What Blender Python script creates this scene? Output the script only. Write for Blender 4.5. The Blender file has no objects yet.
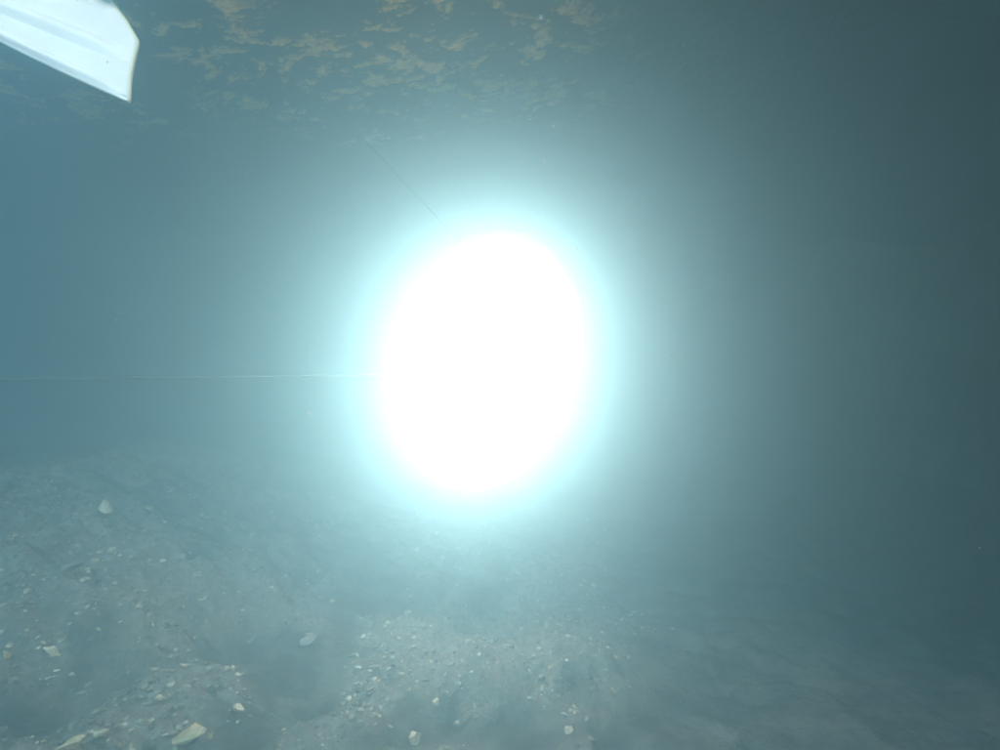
import bpy, bmesh, math, random
import numpy as np
from mathutils import Vector, Matrix

random.seed(7)
RNG = np.random.default_rng(11)
C = bpy.context.scene.collection
SC = bpy.context.scene

# ------------------------------------------------------------------ camera
F = 600.0                       # focal length in photo pixels (photo 1000 x 750)
CAM_Z = 0.60
cam_data = bpy.data.cameras.new('camera')
cam_data.sensor_width = 36.0
cam_data.lens = 36.0 * F / 1000.0
cam_data.clip_start = 0.02
cam_data.clip_end = 200.0
cam = bpy.data.objects.new('camera', cam_data)
cam.location = (0, 0, CAM_Z)
cam.rotation_euler = (math.radians(90), 0, 0)
C.objects.link(cam)
SC.camera = cam

# ------------------------------------------------------------------ world: daylight over the open water left of the overhang
world = bpy.data.worlds.new('World')
SC.world = world
world.use_nodes = True
wn = world.node_tree
bg = wn.nodes['Background']
sky = wn.nodes.new('ShaderNodeTexSky')
sky.sky_type = 'NISHITA'
sky.sun_disc = False
SUN = Vector((-0.22, -0.78, 0.58)).normalized()      # towards the sun
sky.sun_elevation = math.asin(SUN.z)
sky.sun_rotation = math.atan2(SUN.x, SUN.y)
wn.links.new(sky.outputs[0], bg.inputs[0])
bg.inputs[1].default_value = 0.06
sun_data = bpy.data.lights.new('sun', 'SUN')
sun_data.energy = 5.0
sun_data.angle = math.radians(3.0)       # softened by the ripples of the surface
sun_data.color = (1.0, 0.97, 0.92)
sun = bpy.data.objects.new('sun', sun_data)
sun.rotation_euler = SUN.to_track_quat('Z', 'Y').to_euler()
C.objects.link(sun)

SC.view_settings.view_transform = 'Standard'
SC.view_settings.look = 'None'
SC.view_settings.exposure = 0.9
SC.view_settings.gamma = 1.0
cy = SC.cycles
cy.max_bounces = 6
cy.diffuse_bounces = 2
cy.glossy_bounces = 2
cy.transmission_bounces = 4
cy.volume_bounces = 2
cy.transparent_max_bounces = 8
cy.use_denoising = True
cy.sample_clamp_indirect = 4.0
cy.caustics_reflective = False
cy.caustics_refractive = False

LAMP_POWER = 11.4               # radiance of the lamp's front glass
LAMP_TINT = (1.26, 1.0, 0.84)
WATER_DENSITY = 0.80
WATER_G = 0.76


# ------------------------------------------------------------------ helpers
def ray(px, py):
    return Vector(((px - 500.0) / F, 1.0, (375.0 - py) / F))


def at_depth(px, py, d):
    return Vector((0, 0, CAM_Z)) + ray(px, py) * d


def _hash(ix, iy, seed):
    h = (ix * 374761393 + iy * 668265263 + seed * 974711 + 12345) & 0xFFFFFFFF
    h = ((h ^ (h >> 13)) * 1274126177) & 0xFFFFFFFF
    h = h ^ (h >> 16)
    return (h & 0xFFFFFF) / float(0xFFFFFF)


def vnoise(x, y, seed=0):
    x = np.asarray(x, float); y = np.asarray(y, float)
    x0 = np.floor(x).astype(np.int64); y0 = np.floor(y).astype(np.int64)
    fx = x - x0; fy = y - y0
    fx = fx * fx * fx * (fx * (fx * 6 - 15) + 10); fy = fy * fy * fy * (fy * (fy * 6 - 15) + 10)
    a = _hash(x0, y0, seed); b = _hash(x0 + 1, y0, seed)
    c = _hash(x0, y0 + 1, seed); d = _hash(x0 + 1, y0 + 1, seed)
    return (a * (1 - fx) + b * fx) * (1 - fy) + (c * (1 - fx) + d * fx) * fy


def fbm(x, y, oct=5, seed=0, gain=0.5):
    s = 0; a = 1; t = 0
    for k in range(oct):
        # rotate each octave so that no grid direction shows
        ca, sa = math.cos(0.7 * k + 0.3), math.sin(0.7 * k + 0.3)
        s = s + a * vnoise((x * ca - y * sa) * 2 ** k + 17.3 * k, (x * sa + y * ca) * 2 ** k - 9.1 * k, seed + k)
        t += a; a *= gain
    return s / t


def smooth(a, b, x):
    t = np.clip((x - a) / (b - a), 0, 1)
    return t * t * (3 - 2 * t)


def obj(name, mesh, mat=None, parent=None, loc=None):
    o = bpy.data.objects.new(name, mesh)
    C.objects.link(o)
    if mat is not None and not mesh.materials:
        mesh.materials.append(mat)
    if parent is not None:
        o.parent = parent
    if loc is not None:
        o.location = loc
    return o


def tag(o, label=None, cat=None, group=None, kind=None):
    if label: o['label'] = label
    if cat: o['category'] = cat
    if group: o['group'] = group
    if kind: o['kind'] = kind
    return o


def empty(name, loc):
    o = bpy.data.objects.new(name, None)
    o.empty_display_size = 0.05
    C.objects.link(o)
    o.location = loc
    return o


def mesh_from(name, verts, faces, smooth_shade=True):
    m = bpy.data.meshes.new(name)
    m.from_pydata([tuple(v) for v in verts], [], faces)
    if smooth_shade:
        m.polygons.foreach_set('use_smooth', [True] * len(m.polygons))
    m.update()
    return m


def bm_mesh(name, bm, smooth_shade=True):
    bmesh.ops.recalc_face_normals(bm, faces=bm.faces)
    m = bpy.data.meshes.new(name)
    bm.to_mesh(m); bm.free()
    if smooth_shade:
        m.polygons.foreach_set('use_smooth', [True] * len(m.polygons))
    return m


def grid_mesh(name, xs, ys, fn, attr=None, flip=False, axes='xyz', keep=None):
    X, Y = np.meshgrid(xs, ys)
    Z = fn(X, Y)
    if axes == 'xyz':
        co = np.stack([X, Y, Z], -1).reshape(-1, 3)
    else:                                    # 'wall': grid runs along (y, z), height is x
        co = np.stack([Z, X, Y], -1).reshape(-1, 3)
    nx, ny = len(xs), len(ys)
    i = np.arange(nx * ny).reshape(ny, nx)
    q = np.stack([i[:-1, :-1], i[:-1, 1:], i[1:, 1:], i[1:, :-1]], -1).reshape(-1, 4)
    if keep is not None:
        k = keep(X, Y).ravel()
        q = q[k[q].all(axis=1)]
    if flip: q = q[:, ::-1]
    m = bpy.data.meshes.new(name)
    m.vertices.add(len(co)); m.vertices.foreach_set('co', co.ravel())
    m.loops.add(q.size); m.loops.foreach_set('vertex_index', q.ravel().astype(np.int32))
    m.polygons.add(len(q))
    m.polygons.foreach_set('loop_start', np.arange(0, q.size, 4, dtype=np.int32))
    m.polygons.foreach_set('loop_total', np.full(len(q), 4, dtype=np.int32))
    m.update(calc_edges=True)
    m.validate()
    m.polygons.foreach_set('use_smooth', [True] * len(q))
    if attr is not None:
        a = m.attributes.new('crust', 'FLOAT', 'POINT')
        a.data.foreach_set('value', attr(X, Y).ravel().astype(np.float32))
    return m


def spaced(lo, hi, fine_lo, fine_hi, fine, coarse):
    a = list(np.arange(lo, fine_lo, coarse)) + list(np.arange(fine_lo, fine_hi, fine)) + list(np.arange(fine_hi, hi + coarse, coarse))
    return np.array(a)


def tube(name, pts, radii, seg=10):
    bm = bmesh.new()
    rings = []
    pts = [Vector(p) for p in pts]
    if not hasattr(radii, '__len__'): radii = [radii] * len(pts)
    up = Vector((0.13, 0.21, 1)).normalized()
    for i, p in enumerate(pts):
        t = (pts[min(i + 1, len(pts) - 1)] - pts[max(i - 1, 0)]).normalized()
        a = t.cross(up).normalized(); b = t.cross(a).normalized()
        rings.append([bm.verts.new(p + (a * math.cos(2 * math.pi * k / seg) + b * math.sin(2 * math.pi * k / seg)) * radii[i]) for k in range(seg)])
    for r0, r1 in zip(rings, rings[1:]):
        for k in range(seg):
            bm.faces.new((r0[k], r0[(k + 1) % seg], r1[(k + 1) % seg], r1[k]))
    bm.faces.new(rings[0][::-1]); bm.faces.new(rings[-1])
    return bm_mesh(name, bm)


# ------------------------------------------------------------------ materials
def new_mat(name):
    m = bpy.data.materials.new(name)
    m.use_nodes = True
    nt = m.node_tree
    return m, nt, nt.nodes['Principled BSDF']


def add_noise(nt, scale, detail=6, rough=0.6, vec=None):
    n = nt.nodes.new('ShaderNodeTexNoise')
    n.inputs['Scale'].default_value = scale
    n.inputs['Detail'].default_value = detail
    n.inputs['Roughness'].default_value = rough
    if vec is not None: nt.links.new(vec, n.inputs['Vector'])
    return n


def ramp(nt, fac, stops):
    r = nt.nodes.new('ShaderNodeValToRGB')
    e = r.color_ramp.elements
    while len(e) < len(stops): e.new(0.5)
    for el, (p, c) in zip(e, stops):
        el.position = p; el.color = (*c, 1)
    nt.links.new(fac, r.inputs[0])
    return r


def bump(nt, height, strength, dist, bsdf):
    b = nt.nodes.new('ShaderNodeBump')
    b.inputs['Strength'].default_value = strength
    b.inputs['Distance'].default_value = dist
    nt.links.new(height, b.inputs['Height'])
    nt.links.new(b.outputs[0], bsdf.inputs['Normal'])


def rocky(name, stops, scale, bump_scale, bump_dist, rough=0.85, crust=None):
    m, nt, b = new_mat(name)
    geo = nt.nodes.new('ShaderNodeNewGeometry')
    n = add_noise(nt, scale, 8, 0.65, geo.outputs['Position'])
    r = ramp(nt, n.outputs['Fac'], stops)
    col = r.outputs[0]
    if crust is not None:
        at = nt.nodes.new('ShaderNodeAttribute'); at.attribute_name = 'crust'
        n3 = add_noise(nt, 70, 5, 0.7, geo.outputs['Position'])
        r3 = ramp(nt, n3.outputs['Fac'], [(0.3, crust[0]), (0.7, crust[1])])
        mx = nt.nodes.new('ShaderNodeMix'); mx.data_type = 'RGBA'
        nt.links.new(at.outputs['Fac'], mx.inputs[0])
        nt.links.new(col, mx.inputs[6]); nt.links.new(r3.outputs[0], mx.inputs[7])
        col = mx.outputs[2]
    nt.links.new(col, b.inputs['Base Color'])
    b.inputs['Roughness'].default_value = rough
    b.inputs['Specular IOR Level'].default_value = 0.15
    n2 = add_noise(nt, bump_scale, 8, 0.7, geo.outputs['Position'])
    bump(nt, n2.outputs['Fac'], 0.9, bump_dist, b)
    return m


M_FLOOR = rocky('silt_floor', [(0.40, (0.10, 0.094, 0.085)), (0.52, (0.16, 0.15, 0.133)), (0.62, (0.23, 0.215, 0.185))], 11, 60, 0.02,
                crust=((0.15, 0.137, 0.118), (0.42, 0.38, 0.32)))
M_CEIL = rocky('ceiling_rock', [(0.35, (0.022, 0.022, 0.018)), (0.65, (0.045, 0.042, 0.032))], 6, 40, 0.012,
               crust=((0.44, 0.26, 0.06), (0.90, 0.60, 0.18)))
M_WALL = rocky('wall_rock', [(0.38, (0.16, 0.135, 0.075)), (0.62, (0.50, 0.41, 0.24))], 4, 25, 0.02)


def stone_mat(name, lo, hi):
    return rocky(name, [(0.35, lo), (0.65, hi)], 60, 160, 0.003, 0.6)


M_CREAM = stone_mat('cream_limestone', (0.40, 0.31, 0.19), (0.84, 0.74, 0.56))
M_OCHRE = stone_mat('ochre_limestone', (0.42, 0.30, 0.16), (0.76, 0.58, 0.36))
M_GREY = stone_mat('grey_limestone', (0.20, 0.19, 0.175), (0.38, 0.36, 0.33))
M_GRIT = rocky('mixed_grit', [(0.40, (0.10, 0.09, 0.075)), (0.52, (0.36, 0.31, 0.24)), (0.62, (0.72, 0.63, 0.47))], 34, 160, 0.003, 0.6)
M_WHITE = stone_mat('white_chip', (0.48, 0.44, 0.37), (0.86, 0.82, 0.74))


def plain(name, col, rough=0.5, metal=0.0, noise=0.0):
    m, nt, b = new_mat(name)
    b.inputs['Base Color'].default_value = (*col, 1)
    b.inputs['Roughness'].default_value = rough
    b.inputs['Metallic'].default_value = metal
    if noise:
        tc = nt.nodes.new('ShaderNodeTexCoord')
        n = add_noise(nt, 40, 6, 0.6, tc.outputs['Object'])
        r = ramp(nt, n.outputs['Fac'], [(0.3, tuple(c * (1 - noise) for c in col)), (0.7, col)])
        nt.links.new(r.outputs[0], b.inputs['Base Color'])
    return m


M_BLACK = plain('black_anodised_metal', (0.03, 0.03, 0.033), 0.4, 0.7, 0.3)
M_RUBBER = plain('black_rubber', (0.02, 0.02, 0.02), 0.7, 0.0, 0.3)
M_LINE = plain('braided_line', (0.075, 0.08, 0.075), 1.0, 0.0, 0.3)
M_LINE.node_tree.nodes['Principled BSDF'].inputs['Specular IOR Level'].default_value = 0.0

# lamp glass: gives off the light
M_LENS = bpy.data.materials.new('lit_lamp_glass'); M_LENS.use_nodes = True
nt = M_LENS.node_tree; nt.nodes.clear()
out = nt.nodes.new('ShaderNodeOutputMaterial'); em = nt.nodes.new('ShaderNodeEmission')
em.inputs[0].default_value = (*LAMP_TINT, 1); em.inputs[1].default_value = LAMP_POWER
nt.links.new(em.outputs[0], out.inputs[0])


def fin_mat(name, col, trans):
    m = bpy.data.materials.new(name); m.use_nodes = True
    nt = m.node_tree; b = nt.nodes['Principled BSDF']; out = nt.nodes['Material Output']
    tc = nt.nodes.new('ShaderNodeTexCoord')
    n = add_noise(nt, 9, 6, 0.6, tc.outputs['Object'])
    r = ramp(nt, n.outputs['Fac'], [(0.35, tuple(c * 0.88 for c in col)), (0.65, col)])
    nt.links.new(r.outputs[0], b.inputs['Base Color'])
    b.inputs['Roughness'].default_value = 0.45
    tr = nt.nodes.new('ShaderNodeBsdfTranslucent'); nt.links.new(r.outputs[0], tr.inputs[0])
    mx = nt.nodes.new('ShaderNodeMixShader'); mx.inputs[0].default_value = trans
    nt.links.new(b.outputs[0], mx.inputs[1]); nt.links.new(tr.outputs[0], mx.inputs[2])
    nt.links.new(mx.outputs[0], out.inputs[0])
    n2 = add_noise(nt, 60, 4, 0.6, tc.outputs['Object'])
    bump(nt, n2.outputs['Fac'], 0.15, 0.002, b)
    return m


M_FIN = fin_mat('white_fin_rubber', (0.80, 0.82, 0.84), 0.06)
M_FIN_RIB = fin_mat('white_fin_rib', (0.94, 0.95, 0.94), 0.1)
M_FIN_FRINGE = fin_mat('cream_fin_fringe', (0.85, 0.80, 0.52), 0.25)  # cream stands in for the lens's colour fringe at the blade's end

# ------------------------------------------------------------------ the setting: the bed of the flooded passage
# banks of the bed, and hollows darkened in colour for shadow patches, (photo x, photo y, radius m, depth m)
BANKS = [(225, 640, .10, -.05), (300, 700, .10, -.055), (35, 700, .09, -.05), (120, 690, .06, -.03), (420, 725, .06, -.03),
         (90, 640, .10, .035), (60, 560, .30, .05), (20, 610, .14, .03), (150, 590, .14, .03), (160, 715, .06, .03), (240, 700, .05, .035), (375, 690, .07, .025),
         (470, 690, .08, .03), (570, 672, .10, .03), (410, 650, .10, .025), (140, 500, .3, .08), (520, 735, .08, -.03)]
BANKS_XY = []


def bank(X):
    """the bed rises to a low bank on the open side"""
    return 0.25 * smooth(-0.15, -1.55, X)


for px, py, r, h in BANKS:
    d = CAM_Z / ((py - 375.0) / F)
    for _ in range(14):
        d = 0.5 * d + 0.5 * (CAM_Z - float(bank((px - 500) / F * d))) / ((py - 375.0) / F)
    BANKS_XY.append(((px - 500) / F * d, d, r * 1.15, h * 1.1))


def rubble(X, Y):
    """where loose bits lie on the bed: patches with ragged edges"""
    n = fbm(X * 4.1 + 4, Y * 3.1, 6, 21, 0.65)
    v = smooth(0.47, 0.60, n)
    for (x, y, r, h) in BANKS_XY:
        g = np.exp(-((X - x) ** 2 + (Y - y) ** 2) / (r * r))
        v = v + ((2.6 if h > 0 else -2.6) * g * smooth(0.40, 0.62, fbm(X * 11, Y * 11, 5, 33, .65)) if h > 0 else -1.4 * g)  # hollows drop to bare dark silt, painting in the shadow patches
    return np.clip(v, 0, 1) * smooth(0.36, 0.12, X / np.maximum(Y, 0.3) + 0.2 * (fbm(X * 4, Y * 4, 3, 37) - 0.5))


def floor_h(X, Y):
    X = np.asarray(X, float); Y = np.asarray(Y, float)
    z = 0.10 * (fbm(X * 0.9, Y * 0.9, 3, 1) - 0.5) * smooth(1.0, 3.0, Y)
    z = z + 0.07 * (fbm(X * 3.6, Y * 3.6, 4, 5, .55) - 0.5) + 0.05 * (0.5 - np.abs(fbm(X * 11, Y * 11, 5, 6, .62) - 0.5) * 2) + bank(X) + 0.10 * smooth(-1.5, -3.5, X) + 0.25 * smooth(1.1, 1.8, X)
    for (x, y, r, h) in BANKS_XY:
        z = z + h * np.exp(-((X - x) ** 2 + (Y - y) ** 2) / (r * r))
    rb = rubble(X, Y)
    z = z + rb * (0.050 * (fbm(X * 26, Y * 26, 4, 9, 0.65) - 0.35))
    return z


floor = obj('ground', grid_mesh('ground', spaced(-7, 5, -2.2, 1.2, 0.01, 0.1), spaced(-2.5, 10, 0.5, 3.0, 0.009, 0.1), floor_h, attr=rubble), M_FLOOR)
tag(floor, 'silt covered bed of the flooded passage with patches of rubble', kind='structure')

CEIL_Z = 1.26


def crust(X, Y):
    wx = X + 0.16 * (fbm(X * 4, Y * 4, 3, 61) - 0.5) + 0.35 * Y
    wy = Y + 0.16 * (fbm(X * 4 + 9, Y * 4, 3, 62) - 0.5)
    n = fbm(wx * 19, wy * 24, 6, 41, 0.72)
    ridge = 1 - np.abs(fbm(wx * 16, wy * 24, 5, 47, 0.62) - 0.5) * 11
    patch = smooth(0.57, 0.61, n) * 0.9 + 0.9 * smooth(0.45, 0.95, ridge) * smooth(0.49, 0.57, n)
    area = smooth(0.30, 0.46, fbm(X * 3.6 + 3.3, Y * 3.6, 3, 71)) * smooth(1.80, 1.30, Y + 0.5 * (fbm(X * 5, Y * 5, 4, 73) - 0.5))
    fine = smooth(0.36, 0.56, fbm(wx * 60, wy * 75, 4, 77, 0.7))
    return np.clip(patch * area * (0.4 + 1.2 * fine), 0, 1) * smooth(0.40, 0.0, X)


def ceil_h(X, Y):
    X = np.asarray(X, float); Y = np.asarray(Y, float)
    z = CEIL_Z + 0.08 * (fbm(X * 1.2, Y * 1.2, 3, 81) - 0.5) + 0.015 * (fbm(X * 9, Y * 9, 5, 83, .6) - 0.5)
    z = z - 0.25 * smooth(0.9, 2.0, X)
    z = z + 0.15 * smooth(0.0, 0.42, lip(X, Y))
    return z - 0.004 * crust(X, Y)


def lip(X, Y):
    """metres past the edge of the overhang, towards the open water"""
    e = np.where(Y < 1.06, -0.64 + (1.06 - Y) * 0.8, -0.64 - (Y - 1.06) * 2.6)
    return e + 0.16 * (fbm(X * 4.2, Y * 4.2, 4, 88) - 0.5) - X


ceil = obj('cave_ceiling', grid_mesh('cave_ceiling', spaced(-7, 5, -2.0, 0.5, 0.005, 0.1), np.concatenate([np.arange(-2.5, 0.95, 0.05), np.arange(0.95, 1.8, 0.004), np.arange(1.8, 3.6, 0.02), np.arange(3.6, 10, 0.1)]), ceil_h, attr=crust, flip=True, keep=lambda X, Y: lip(X, Y) < 0.42), M_CEIL)
tag(ceil, 'dark rock roof of the passage mottled with ochre crust', kind='structure')


def wall_x(Y, Z):
    x = 1.62 + 0.55 * (fbm(Y * 0.9 + 2, Z * 0.9, 4, 91) - 0.5) + 0.22 * (fbm(Y * 3.1, Z * 3.1 + 5, 5, 95) - 0.5)
    return x + 0.35 * smooth(2.2, 4.0, Y) - 0.25 * (Z - 0.6) ** 2


wall = obj('rock_wall', grid_mesh('rock_wall', spaced(-2.4, 9.8, 0.8, 3.6, 0.02, 0.12), np.arange(-0.35, 1.85, 0.02), wall_x, flip=True, axes='wall'), M_WALL)
tag(wall, 'rough olive brown rock side of the passage', kind='structure')

# ------------------------------------------------------------------ the lamp (it gives off the scene's light)
LAMP_D = 1.4
LAMP_C = at_depth(484, 366, LAMP_D)


def oval_ring(bm, rx, rz, y, n=40, tilt=0.0):
    ct, st = math.cos(tilt), math.sin(tilt)
    vs = []
    for k in range(n):
        a = 2 * math.pi * k / n
        x, z = rx * math.cos(a), rz * math.sin(a)
        vs.append(bm.verts.new((x * ct - z * st, y, x * st + z * ct)))
    return vs


def loft(name, rings, n=40, tilt=0.0, cap=(True, True)):
    bm = bmesh.new()
    rs = [oval_ring(bm, rx, rz, y, n, tilt) for rx, rz, y in rings]
    for r0, r1 in zip(rs, rs[1:]):
        for k in range(n):
            bm.faces.new((r0[k], r0[(k + 1) % n], r1[(k + 1) % n], r1[k]))
    if cap[0]: bm.faces.new(rs[0])
    if cap[1]: bm.faces.new(rs[-1][::-1])
    return bm_mesh(name, bm)


RX, RZ = 0.200, 0.296           # half sizes of the front glass
TILT = math.radians(-20)
lamp = empty('dive_lamp', LAMP_C)
lamp.rotation_euler = (math.radians(11), 0, math.radians(-14))
tag(lamp, 'blazing oval underwater lamp glaring through the murky water', 'lamp')
obj('housing', loft('housing', [(RX * .55, RZ * .55, .17), (RX * .8, RZ * .8, .155), (RX * .98, RZ * .98, .07), (RX * 1.02, RZ * 1.02, .0)], tilt=TILT), M_BLACK, lamp)
obj('bezel', loft('bezel', [(RX * 1.0, RZ * 1.0, .004), (RX * 1.10, RZ * 1.07, .004), (RX * 1.10, RZ * 1.07, -.022), (RX * 1.015, RZ * 1.01, -.026), (RX * 1.0, RZ * 1.0, .003)], tilt=TILT, cap=(False, False)), M_BLACK, lamp)
obj('front_glass', loft('front_glass', [(RX * .99, RZ * .99, -.006), (RX * .9, RZ * .9, -.030), (RX * .65, RZ * .65, -.050), (RX * .3, RZ * .3, -.060), (RX * .02, RZ * .02, -.062)], tilt=TILT), M_LENS, lamp)
obj('handle', tube('handle', [(0.03, .05, .165), (0.035, .05, .21), (0.035, .08, .225), (0.035, .14, .225), (0.03, .16, .21), (0.02, .15, .13)], .011), M_RUBBER, lamp)

# ------------------------------------------------------------------ lines
p0 = at_depth(-420, 380, LAMP_D); p1 = Vector((LAMP_C.x - RX * 1.06, LAMP_C.y + .01, LAMP_C.z - 0.02))
pts = [p0.lerp(p1, t / 24) + Vector((0, 0, -0.004 * math.sin(math.pi * t / 24))) for t in range(25)]
tag(obj('guide_line', tube('guide_line', pts, 0.0026, 10), M_LINE), 'thin pale line stretched level through the water up to the lamp', 'line')
q0 = LAMP_C + Vector((-0.06, 0.05, RZ * 1.02)); q1 = at_depth(330, 95, LAMP_D + .05); q1.z = ceil_h(q1.x, q1.y) + 0.01
tag(obj('hanging_cord', tube('hanging_cord', [q0.lerp(q1, t / 10) for t in range(11)], 0.0015, 10), M_LINE), 'faint slanting cord running from the lamp up to the rock roof', 'cord')

# ------------------------------------------------------------------ swim fin
FN = Vector((-0.10, -0.85, 0.30)).normalized()
FP = at_depth(110, 60, 0.92)


def on_fin(px, py):
    d = ray(px, py); o = Vector((0, 0, CAM_Z))
    return o + d * ((FP - o).dot(FN) / d.dot(FN))


fo = on_fin(134, 72)                                  # on the blade's end
FU = (on_fin(134, 72) - on_fin(0, 18)).normalized()   # along the blade to its end
FV = FN.cross(FU).normalized()
if FV.z < 0: FV = -FV
FV = -FV                                              # towards the lower edge in view


def fin_uv(px, py):
    p = on_fin(px, py) - fo
    return p.dot(FU), p.dot(FV)


fin_mtx = Matrix.Identity(4)
for k in range(3):
    fin_mtx[k][0] = FU[k]; fin_mtx[k][1] = FV[k]; fin_mtx[k][2] = FN[k]
fin_mtx.translation = fo
END = sorted(((v, u) for u, v in (fin_uv(*q) for q in
       [(129, 100), (130, 80), (133, 62), (138, 42), (125, 20), (110, 0), (98, -22), (86, -50), (70, -78)])))
EV = [e[0] for e in END]; EU = [e[1] for e in END]
W = (EV[-1] - EV[0]) / 2; vc = (EV[-1] + EV[0]) / 2   # half the blade's width and its centre line
ut = max(EU)
BL = 0.46                                             # blade length
S_RIDGE = [(fin_uv(132, 58)[1] - vc) / W, (fin_uv(113, 6)[1] - vc) / W]


def fin_end(v):
    return float(np.interp(v, EV, EU))


def blade_half(u, end):
    t = (end - u) / BL
    return 1.0 - 0.02 * t - 0.22 * t * t


fin = empty('swim_fin', (0, 0, 0))
fin.matrix_world = fin_mtx
tag(fin, 'white ribbed swim fin with a scalloped tip under the rock roof', 'swim fin')
NV, NU = 41, 60
RIBS = [-1.0, -0.5, 0.0, 0.5, 1.0]


def fin_sheet(name, s0, s1, nv, h_fn, thick):
    bm = bmesh.new()
    top, bot = [], []
    for i in range(NU + 1):
        a, b = [], []
        for j in range(nv + 1):
            s = s0 + (s1 - s0) * j / nv
            e = fin_end(vc + s * W)
            u = e - BL * (1 - i / NU)
            v = vc + s * W * blade_half(u, e)
            fl = -0.03 * ((e - u) / BL) ** 2
            h = h_fn(s, (j / nv), i / NU)
            a.append(bm.verts.new((u, v, fl + h))); b.append(bm.verts.new((u, v, fl - thick)))
        top.append(a); bot.append(b)
    for i in range(NU):
        for j in range(nv):
            bm.faces.new((top[i][j], top[i][j + 1], top[i + 1][j + 1], top[i + 1][j]))
            bm.faces.new((bot[i][j], bot[i + 1][j], bot[i + 1][j + 1], bot[i][j + 1]))
        bm.faces.new((top[i][0], top[i + 1][0], bot[i + 1][0], bot[i][0]))
        bm.faces.new((top[i][nv], bot[i][nv], bot[i + 1][nv], top[i + 1][nv]))
    for j in range(nv):
        bm.faces.new((top[0][j], bot[0][j], bot[0][j + 1], top[0][j + 1]))
        bm.faces.new((top[NU][j], top[NU][j + 1], bot[NU][j + 1], bot[NU][j]))
    return bm_mesh(name, bm)


obj('blade', fin_sheet('blade', -0.99, 0.99, 40, lambda s, t, i: 0.002, 0.003), M_FIN, fin)
for s in S_RIDGE:
    obj('rib', fin_sheet('rib', s - 0.15, s + 0.15, 14, lambda ss, t, i: 0.0006 + 0.013 * math.sin(math.pi * t) ** 2 * (1 - i ** 8), 0.001), M_FIN_RIB, fin)
for sg in (-1, 1):
    a, b = (0.84, 1.02) if sg > 0 else (-1.02, -0.84)
    obj('side_rail', fin_sheet('side_rail', a, b, 12, lambda ss, t, i: 0.0006 + 0.011 * math.sin(math.pi * t) ** 1.5 * (1 - i ** 8), 0.004), M_FIN_RIB, fin)
# bead added along the blade's end, cream for the lens's yellow colour fringe
bead = []
for j in range(61):
    s = -1.02 + 2.04 * j / 60
    bead.append((fin_end(vc + s * W) + 0.0008, vc + s * W, 0.0))
obj('fringe_bead', tube('fringe_bead', bead, 0.0026, 8), M_FIN_FRINGE, fin)
# foot pocket and heel strap, beyond the frame
bm = bmesh.new()
rings = []
for i in range(9):
    t = i / 8
    u = ut - BL + 0.06 - 0.26 * t
    w, h = 0.050 + 0.012 * math.sin(math.pi * t), 0.018 + 0.034 * smooth(0, 0.7, t)
    rings.append([bm.verts.new((u, vc + w * math.cos(a), -0.05 + float(h) * 0.8 + float(h) * math.sin(a))) for a in [2 * math.pi * k / 20 for k in range(20)]])
for r0, r1 in zip(rings, rings[1:]):
    for k in range(20):
        bm.faces.new((r0[k], r0[(k + 1) % 20], r1[(k + 1) % 20], r1[k]))
bm.faces.new(rings[0])
fp = obj('foot_pocket', bm_mesh('foot_pocket', bm), M_RUBBER, fin)
obj('heel_strap', tube('heel_strap', [(ut - BL - .17, vc + .058 * math.cos(a), .0), ] and
    [(ut - BL - .18 - .09 * math.sin(a), vc + .060 * math.cos(a), .0) for a in [math.pi * k / 14 for k in range(15)]], 0.008, 8), M_RUBBER, fin)

# ------------------------------------------------------------------ stones on the bed
def stone_mesh(name, seed, sx, sy, sz, angular=0.35, sub=2):
    bm = bmesh.new()
    bmesh.ops.create_icosphere(bm, subdivisions=sub, radius=1.0)
    r = random.Random(seed)
    planes = []
    for _ in range(10):
        d = Vector((r.gauss(0, 1), r.gauss(0, 1), r.gauss(0, 1))).normalized()
        planes.append((d, r.uniform(0.15, 0.55)))
    for v in bm.verts:
        p = v.co.copy()
        for d, k in planes:
            e = p.dot(d) - k
            if e > 0: p -= d * e * (0.6 + angular)
        p *= 1.35 + r.uniform(-0.14, 0.14)
        v.co = Vector((p.x * sx, p.y * sy, p.z * sz))
    return bm_mesh(name, bm, False)


def floor_hit(px, py):
    d = ray(px, py)
    ts = np.linspace(0.3, 6.0, 4000)
    below = CAM_Z + d.z * ts < floor_h(d.x * ts, ts)
    t = float(ts[int(np.argmax(below))]) if below.any() else CAM_Z / max(-d.z, 1e-3)
    return Vector((d.x * t, t, float(floor_h(d.x * t, t)))), t


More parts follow.
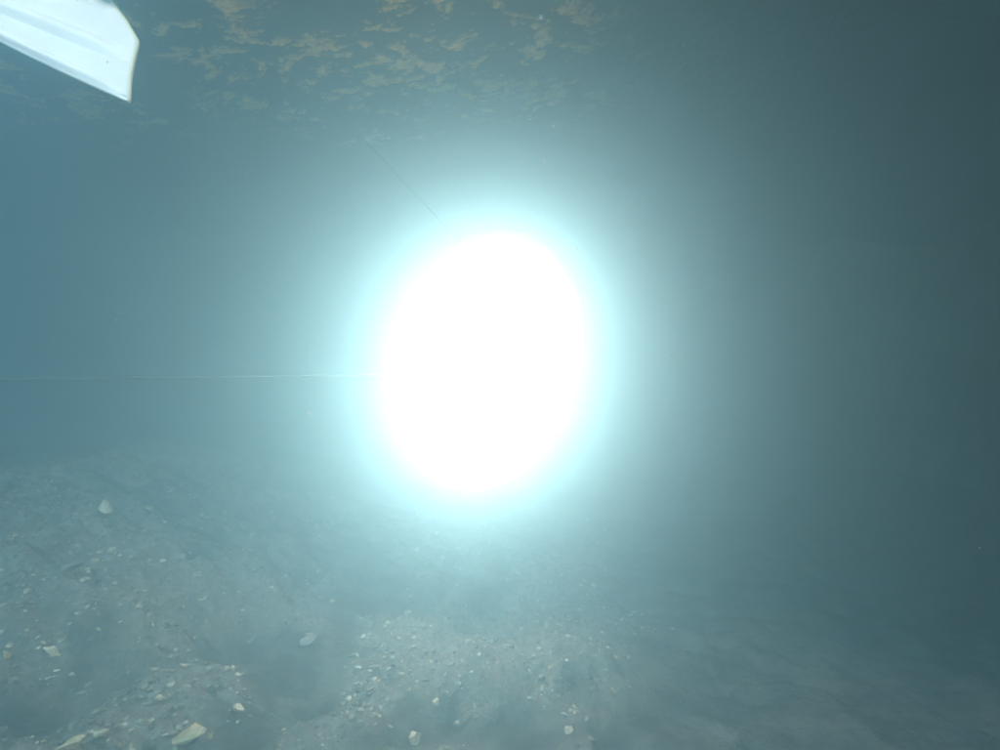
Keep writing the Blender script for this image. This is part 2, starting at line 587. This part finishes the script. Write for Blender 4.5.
# stones with a look of their own: x, y, width px, height px, material, label
OWN = [
    (106, 506, 24, 13, M_CREAM, 'cream chip with one pointed end on the far silt'),
    (148, 507, 15, 8, M_CREAM, 'rounded pale stone beside the pointed cream chip'),
    (180, 554, 22, 9, M_GREY, 'low flat grey stone half sunk in bare silt'),
    (68, 566, 34, 10, M_GREY, 'broad flat grey slab sunk level with the silt'),
    (8, 655, 15, 8, M_OCHRE, 'bright ochre pebble next to an ochre and cream stone'),
    (51, 649, 17, 10, M_CREAM, 'ochre and cream stone next to a bright ochre pebble'),
    (184, 665, 13, 7, M_CREAM, 'oval cream pebble at the edge of a smooth silt hollow'),
    (236, 705, 15, 12, M_CREAM, 'round cream stone on a small rubble mound'),
    (195, 731, 38, 15, M_OCHRE, 'long tan stone lying slantwise, the longest on the bed'),
    (72, 745, 26, 12, M_OCHRE, 'thick ochre stone, brightest of the tan stones'),
    (413, 734, 17, 13, M_CREAM, 'angular cream stone in a silt hollow'),
    (436, 703, 11, 9, M_CREAM, 'small blocky cream stone above an angular cream stone'),
    (568, 730, 15, 8, M_CREAM, 'lone pale stone on bare silt apart from the rubble'),
    (311, 638, 20, 9, M_GREY, 'flat grey stone at the head of a silt hollow'),
    (384, 645, 12, 9, M_CREAM, 'upright pale stone with a second one just below it'),
]
k = 0
for px, py, w, h, mat, label in OWN:
    p, d = floor_hit(px, py + h * 0.3)
    sx = w * 0.5 * d / F; sz = max(h * 0.55 * d / F, sx * 0.4); sy = sx * random.uniform(0.7, 1.0)
    o = obj('stone', stone_mesh('stone', 100 + k, sx * (1.2 if w > 30 else 1.05), sy, sz), mat, loc=p + Vector((0, 0, sz * 0.35)))
    o.rotation_euler = (random.uniform(-.15, .15), math.radians({195: -16, 106: 8}.get(px, random.uniform(-8, 8))), random.uniform(-.3, .3))
    tag(o, label, 'stone', 'stones lying on the bed'); k += 1

SMALL = """138 503 6;194 498 5;67 602 7;77 614 7;128 600 11;184 608 8;222 613 7;115 576 6;128 673 6;56 671 9;152 625 9;180 632 9;
182 743 13;130 748 11;211 737 11;2 730 13;2 491 9;40 598 8;172 491 8;271 588 8;255 592 5;260 587 5;333 601 7;382 620 5;408 626 7;
386 653 8;331 657 8;355 655 11;423 661 6;439 666 8;435 675 6;461 664 6;459 676 6;386 681 7;390 669 7;418 682 6;462 689 7;205 664 6;
363 706 8;390 727 9;485 647 6;495 656 5;483 669 5;490 669 5;493 720 8;596 658 7;552 667 9;555 678 6;561 679 6;579 682 9;588 678 8;
606 671 6;543 672 6;529 672 7;516 648 6;512 669 5;497 665 5;566 660 6;535 664 6;541 677 7;620 690 8;188 652 5;180 648 5;175 655 7;
60 620 6;95 610 6;105 590 6;38 640 6;70 590 5;140 640 7;99 630 6;210 700 8;244 690 8;228 722 7;250 716 6;165 738 9;152 742 7;
24 612 7;18 585 7;84 628 6;345 668 6;370 672 6;400 700 8;380 712 7;420 712 5;447 694 6;475 706 9;468 700 7;230 690 7;120 622 5;
46 580 6;205 598 5;240 604 5;350 690 5;410 690 6;372 690 6""".replace('\n', '').split(';')
rx = RNG.random(900) * 600; ry = 505 + RNG.random(900) * 240; rw = 4 + 6 * RNG.random(900) ** 2
for a_, b_, c_ in zip(rx, ry, rw):
    d_ = CAM_Z / ((b_ - 375) / F)
    for _ in range(14):
        d_ = 0.5 * d_ + 0.5 * (CAM_Z - float(bank((a_ - 500) / F * d_))) / ((b_ - 375.0) / F)
    if len(SMALL) < 190 and rubble(np.array((a_ - 500) / F * d_), np.array(d_)) > 0.35:
        SMALL.append('%.0f %.0f %.1f' % (a_, b_, c_))
protos = [stone_mesh('pebble', 300 + i, 1.15, random.uniform(.45, .8), random.uniform(.3, .55), sub=2) for i in range(8)]
pm = [M_CREAM, M_WHITE, M_CREAM, M_WHITE, M_GREY, M_CREAM, M_OCHRE, M_GREY]
for m_, t_ in zip(protos, pm): m_.materials.append(t_)
LOOK = {id(M_CREAM): 'small cream pebble', id(M_WHITE): 'small off white chip', id(M_GREY): 'small dull grey pebble', id(M_OCHRE): 'small tan pebble'}
for i, s in enumerate(SMALL):
    px, py, w = map(float, s.split())
    p, d = floor_hit(px, py)
    j = i % 8
    o = obj('pebble', protos[j], loc=p)
    r = w * 0.43 * d / F
    o.scale = (r, r, r); o.rotation_euler = (random.uniform(-.4, .4), random.uniform(-.4, .4), random.uniform(0, 6.28))
    o.location.z += r * 0.08
    where = ('in the rubble below the lamp' if px > 330 else 'on the far silt around the pointed cream chip' if py < 620
             else 'in the rubble around the long tan stone')
    tag(o, LOOK[id(pm[j])] + ' ' + where, 'pebble', 'small pebbles ' + where)

# grit too small to pick apart: one object of real grains
gv, gf = [], []
bmx = bmesh.new(); bmesh.ops.create_icosphere(bmx, subdivisions=1, radius=1.0)
bv = np.array([v.co[:] for v in bmx.verts]); bf = [[v.index for v in f.verts] for f in bmx.faces]; bmx.free()
n = 0
N_GRIT = 18000
ys = 0.52 + 2.8 * RNG.random(N_GRIT * 3) ** 1.2
xs = (RNG.random(N_GRIT * 3) * 1.35 - 0.95) * ys
keep = rubble(xs, ys) > RNG.random(N_GRIT * 3) * 0.9 + 0.15
xs, ys = xs[keep][:N_GRIT], ys[keep][:N_GRIT]
zs = floor_h(xs, ys)
for x, y, z in zip(xs, ys, zs):
    r = 0.0013 + 0.0070 * RNG.random() ** 4
    w = bv * (1 + 0.35 * (RNG.random((12, 1)) - 0.5)) * np.array([r, r * .8, r * .6])
    a = RNG.random() * 6.28
    ca, sa = math.cos(a), math.sin(a)
    w = np.stack([w[:, 0] * ca - w[:, 1] * sa + x, w[:, 0] * sa + w[:, 1] * ca + y, w[:, 2] + z + r * .2], -1)
    gv.append(w); gf += [[q + n for q in f] for f in bf]; n += 12
grit = obj('grit', mesh_from('grit', np.concatenate(gv), gf, False), M_GRIT)
tag(grit, 'pale grit strewn in patches over the silt bed', 'grit', kind='stuff')

# ------------------------------------------------------------------ bubble under the roof
M_BUB, nt, b = new_mat('air_bubble')
b.inputs['Base Color'].default_value = (0.9, 0.95, 1, 1); b.inputs['Roughness'].default_value = 0.03
b.inputs['Metallic'].default_value = 1.0
d = ray(541, 14); t = 1.2
for _ in range(10):
    t = (float(ceil_h(d.x * t, t)) - CAM_Z) / d.z
bp = Vector((d.x * t, t, CAM_Z + d.z * t - 0.003))
bm = bmesh.new(); bmesh.ops.create_uvsphere(bm, u_segments=20, v_segments=12, radius=0.006)
for v in bm.verts:
    if v.co.z > 0: v.co.z *= 0.45
tag(obj('air_bubble', bm_mesh('air_bubble', bm), M_BUB, loc=bp), 'tiny bright air bubble trapped under the rock roof', 'bubble')

# ------------------------------------------------------------------ specks drifting in the water
sv, sf, n = [], [], 0
for _ in range(150):
    y = 0.5 + 1.4 * RNG.random(); x = (RNG.random() * 1.6 - .8) * y; z = CAM_Z + (RNG.random() * 1.1 - .5) * y
    if z < 0.06 or z > 1.25: continue
    r = 0.0006 + 0.0010 * RNG.random() ** 2
    sv.append(bv * r + np.array([x, y, z])); sf += [[q + n for q in f] for f in bf]; n += 12
tag(obj('drifting_specks', mesh_from('drifting_specks', np.concatenate(sv), sf, True), M_WHITE), 'fine pale specks of silt drifting in the water', 'silt', kind='stuff')

# ------------------------------------------------------------------ the murky water
bm = bmesh.new(); bmesh.ops.create_cube(bm, size=1.0)
for v in bm.verts:
    v.co = Vector((v.co.x * 13 - 1.0, v.co.y * 13.5 + 3.8, v.co.z * 2.6 + 0.22))
M_WATER = bpy.data.materials.new('murky_water'); M_WATER.use_nodes = True
nt = M_WATER.node_tree; nt.nodes.clear()
out = nt.nodes.new('ShaderNodeOutputMaterial'); pv = nt.nodes.new('ShaderNodeVolumePrincipled')
pv.inputs['Color'].default_value = (0.46, 0.815, 0.95, 1)
pv.inputs['Density'].default_value = WATER_DENSITY
pv.inputs['Anisotropy'].default_value = WATER_G
nt.links.new(pv.outputs[0], out.inputs['Volume'])
haze = obj('haze', bm_mesh('haze', bm, False), M_WATER)
tag(haze, 'murky blue green water filling the passage', 'water', kind='stuff')
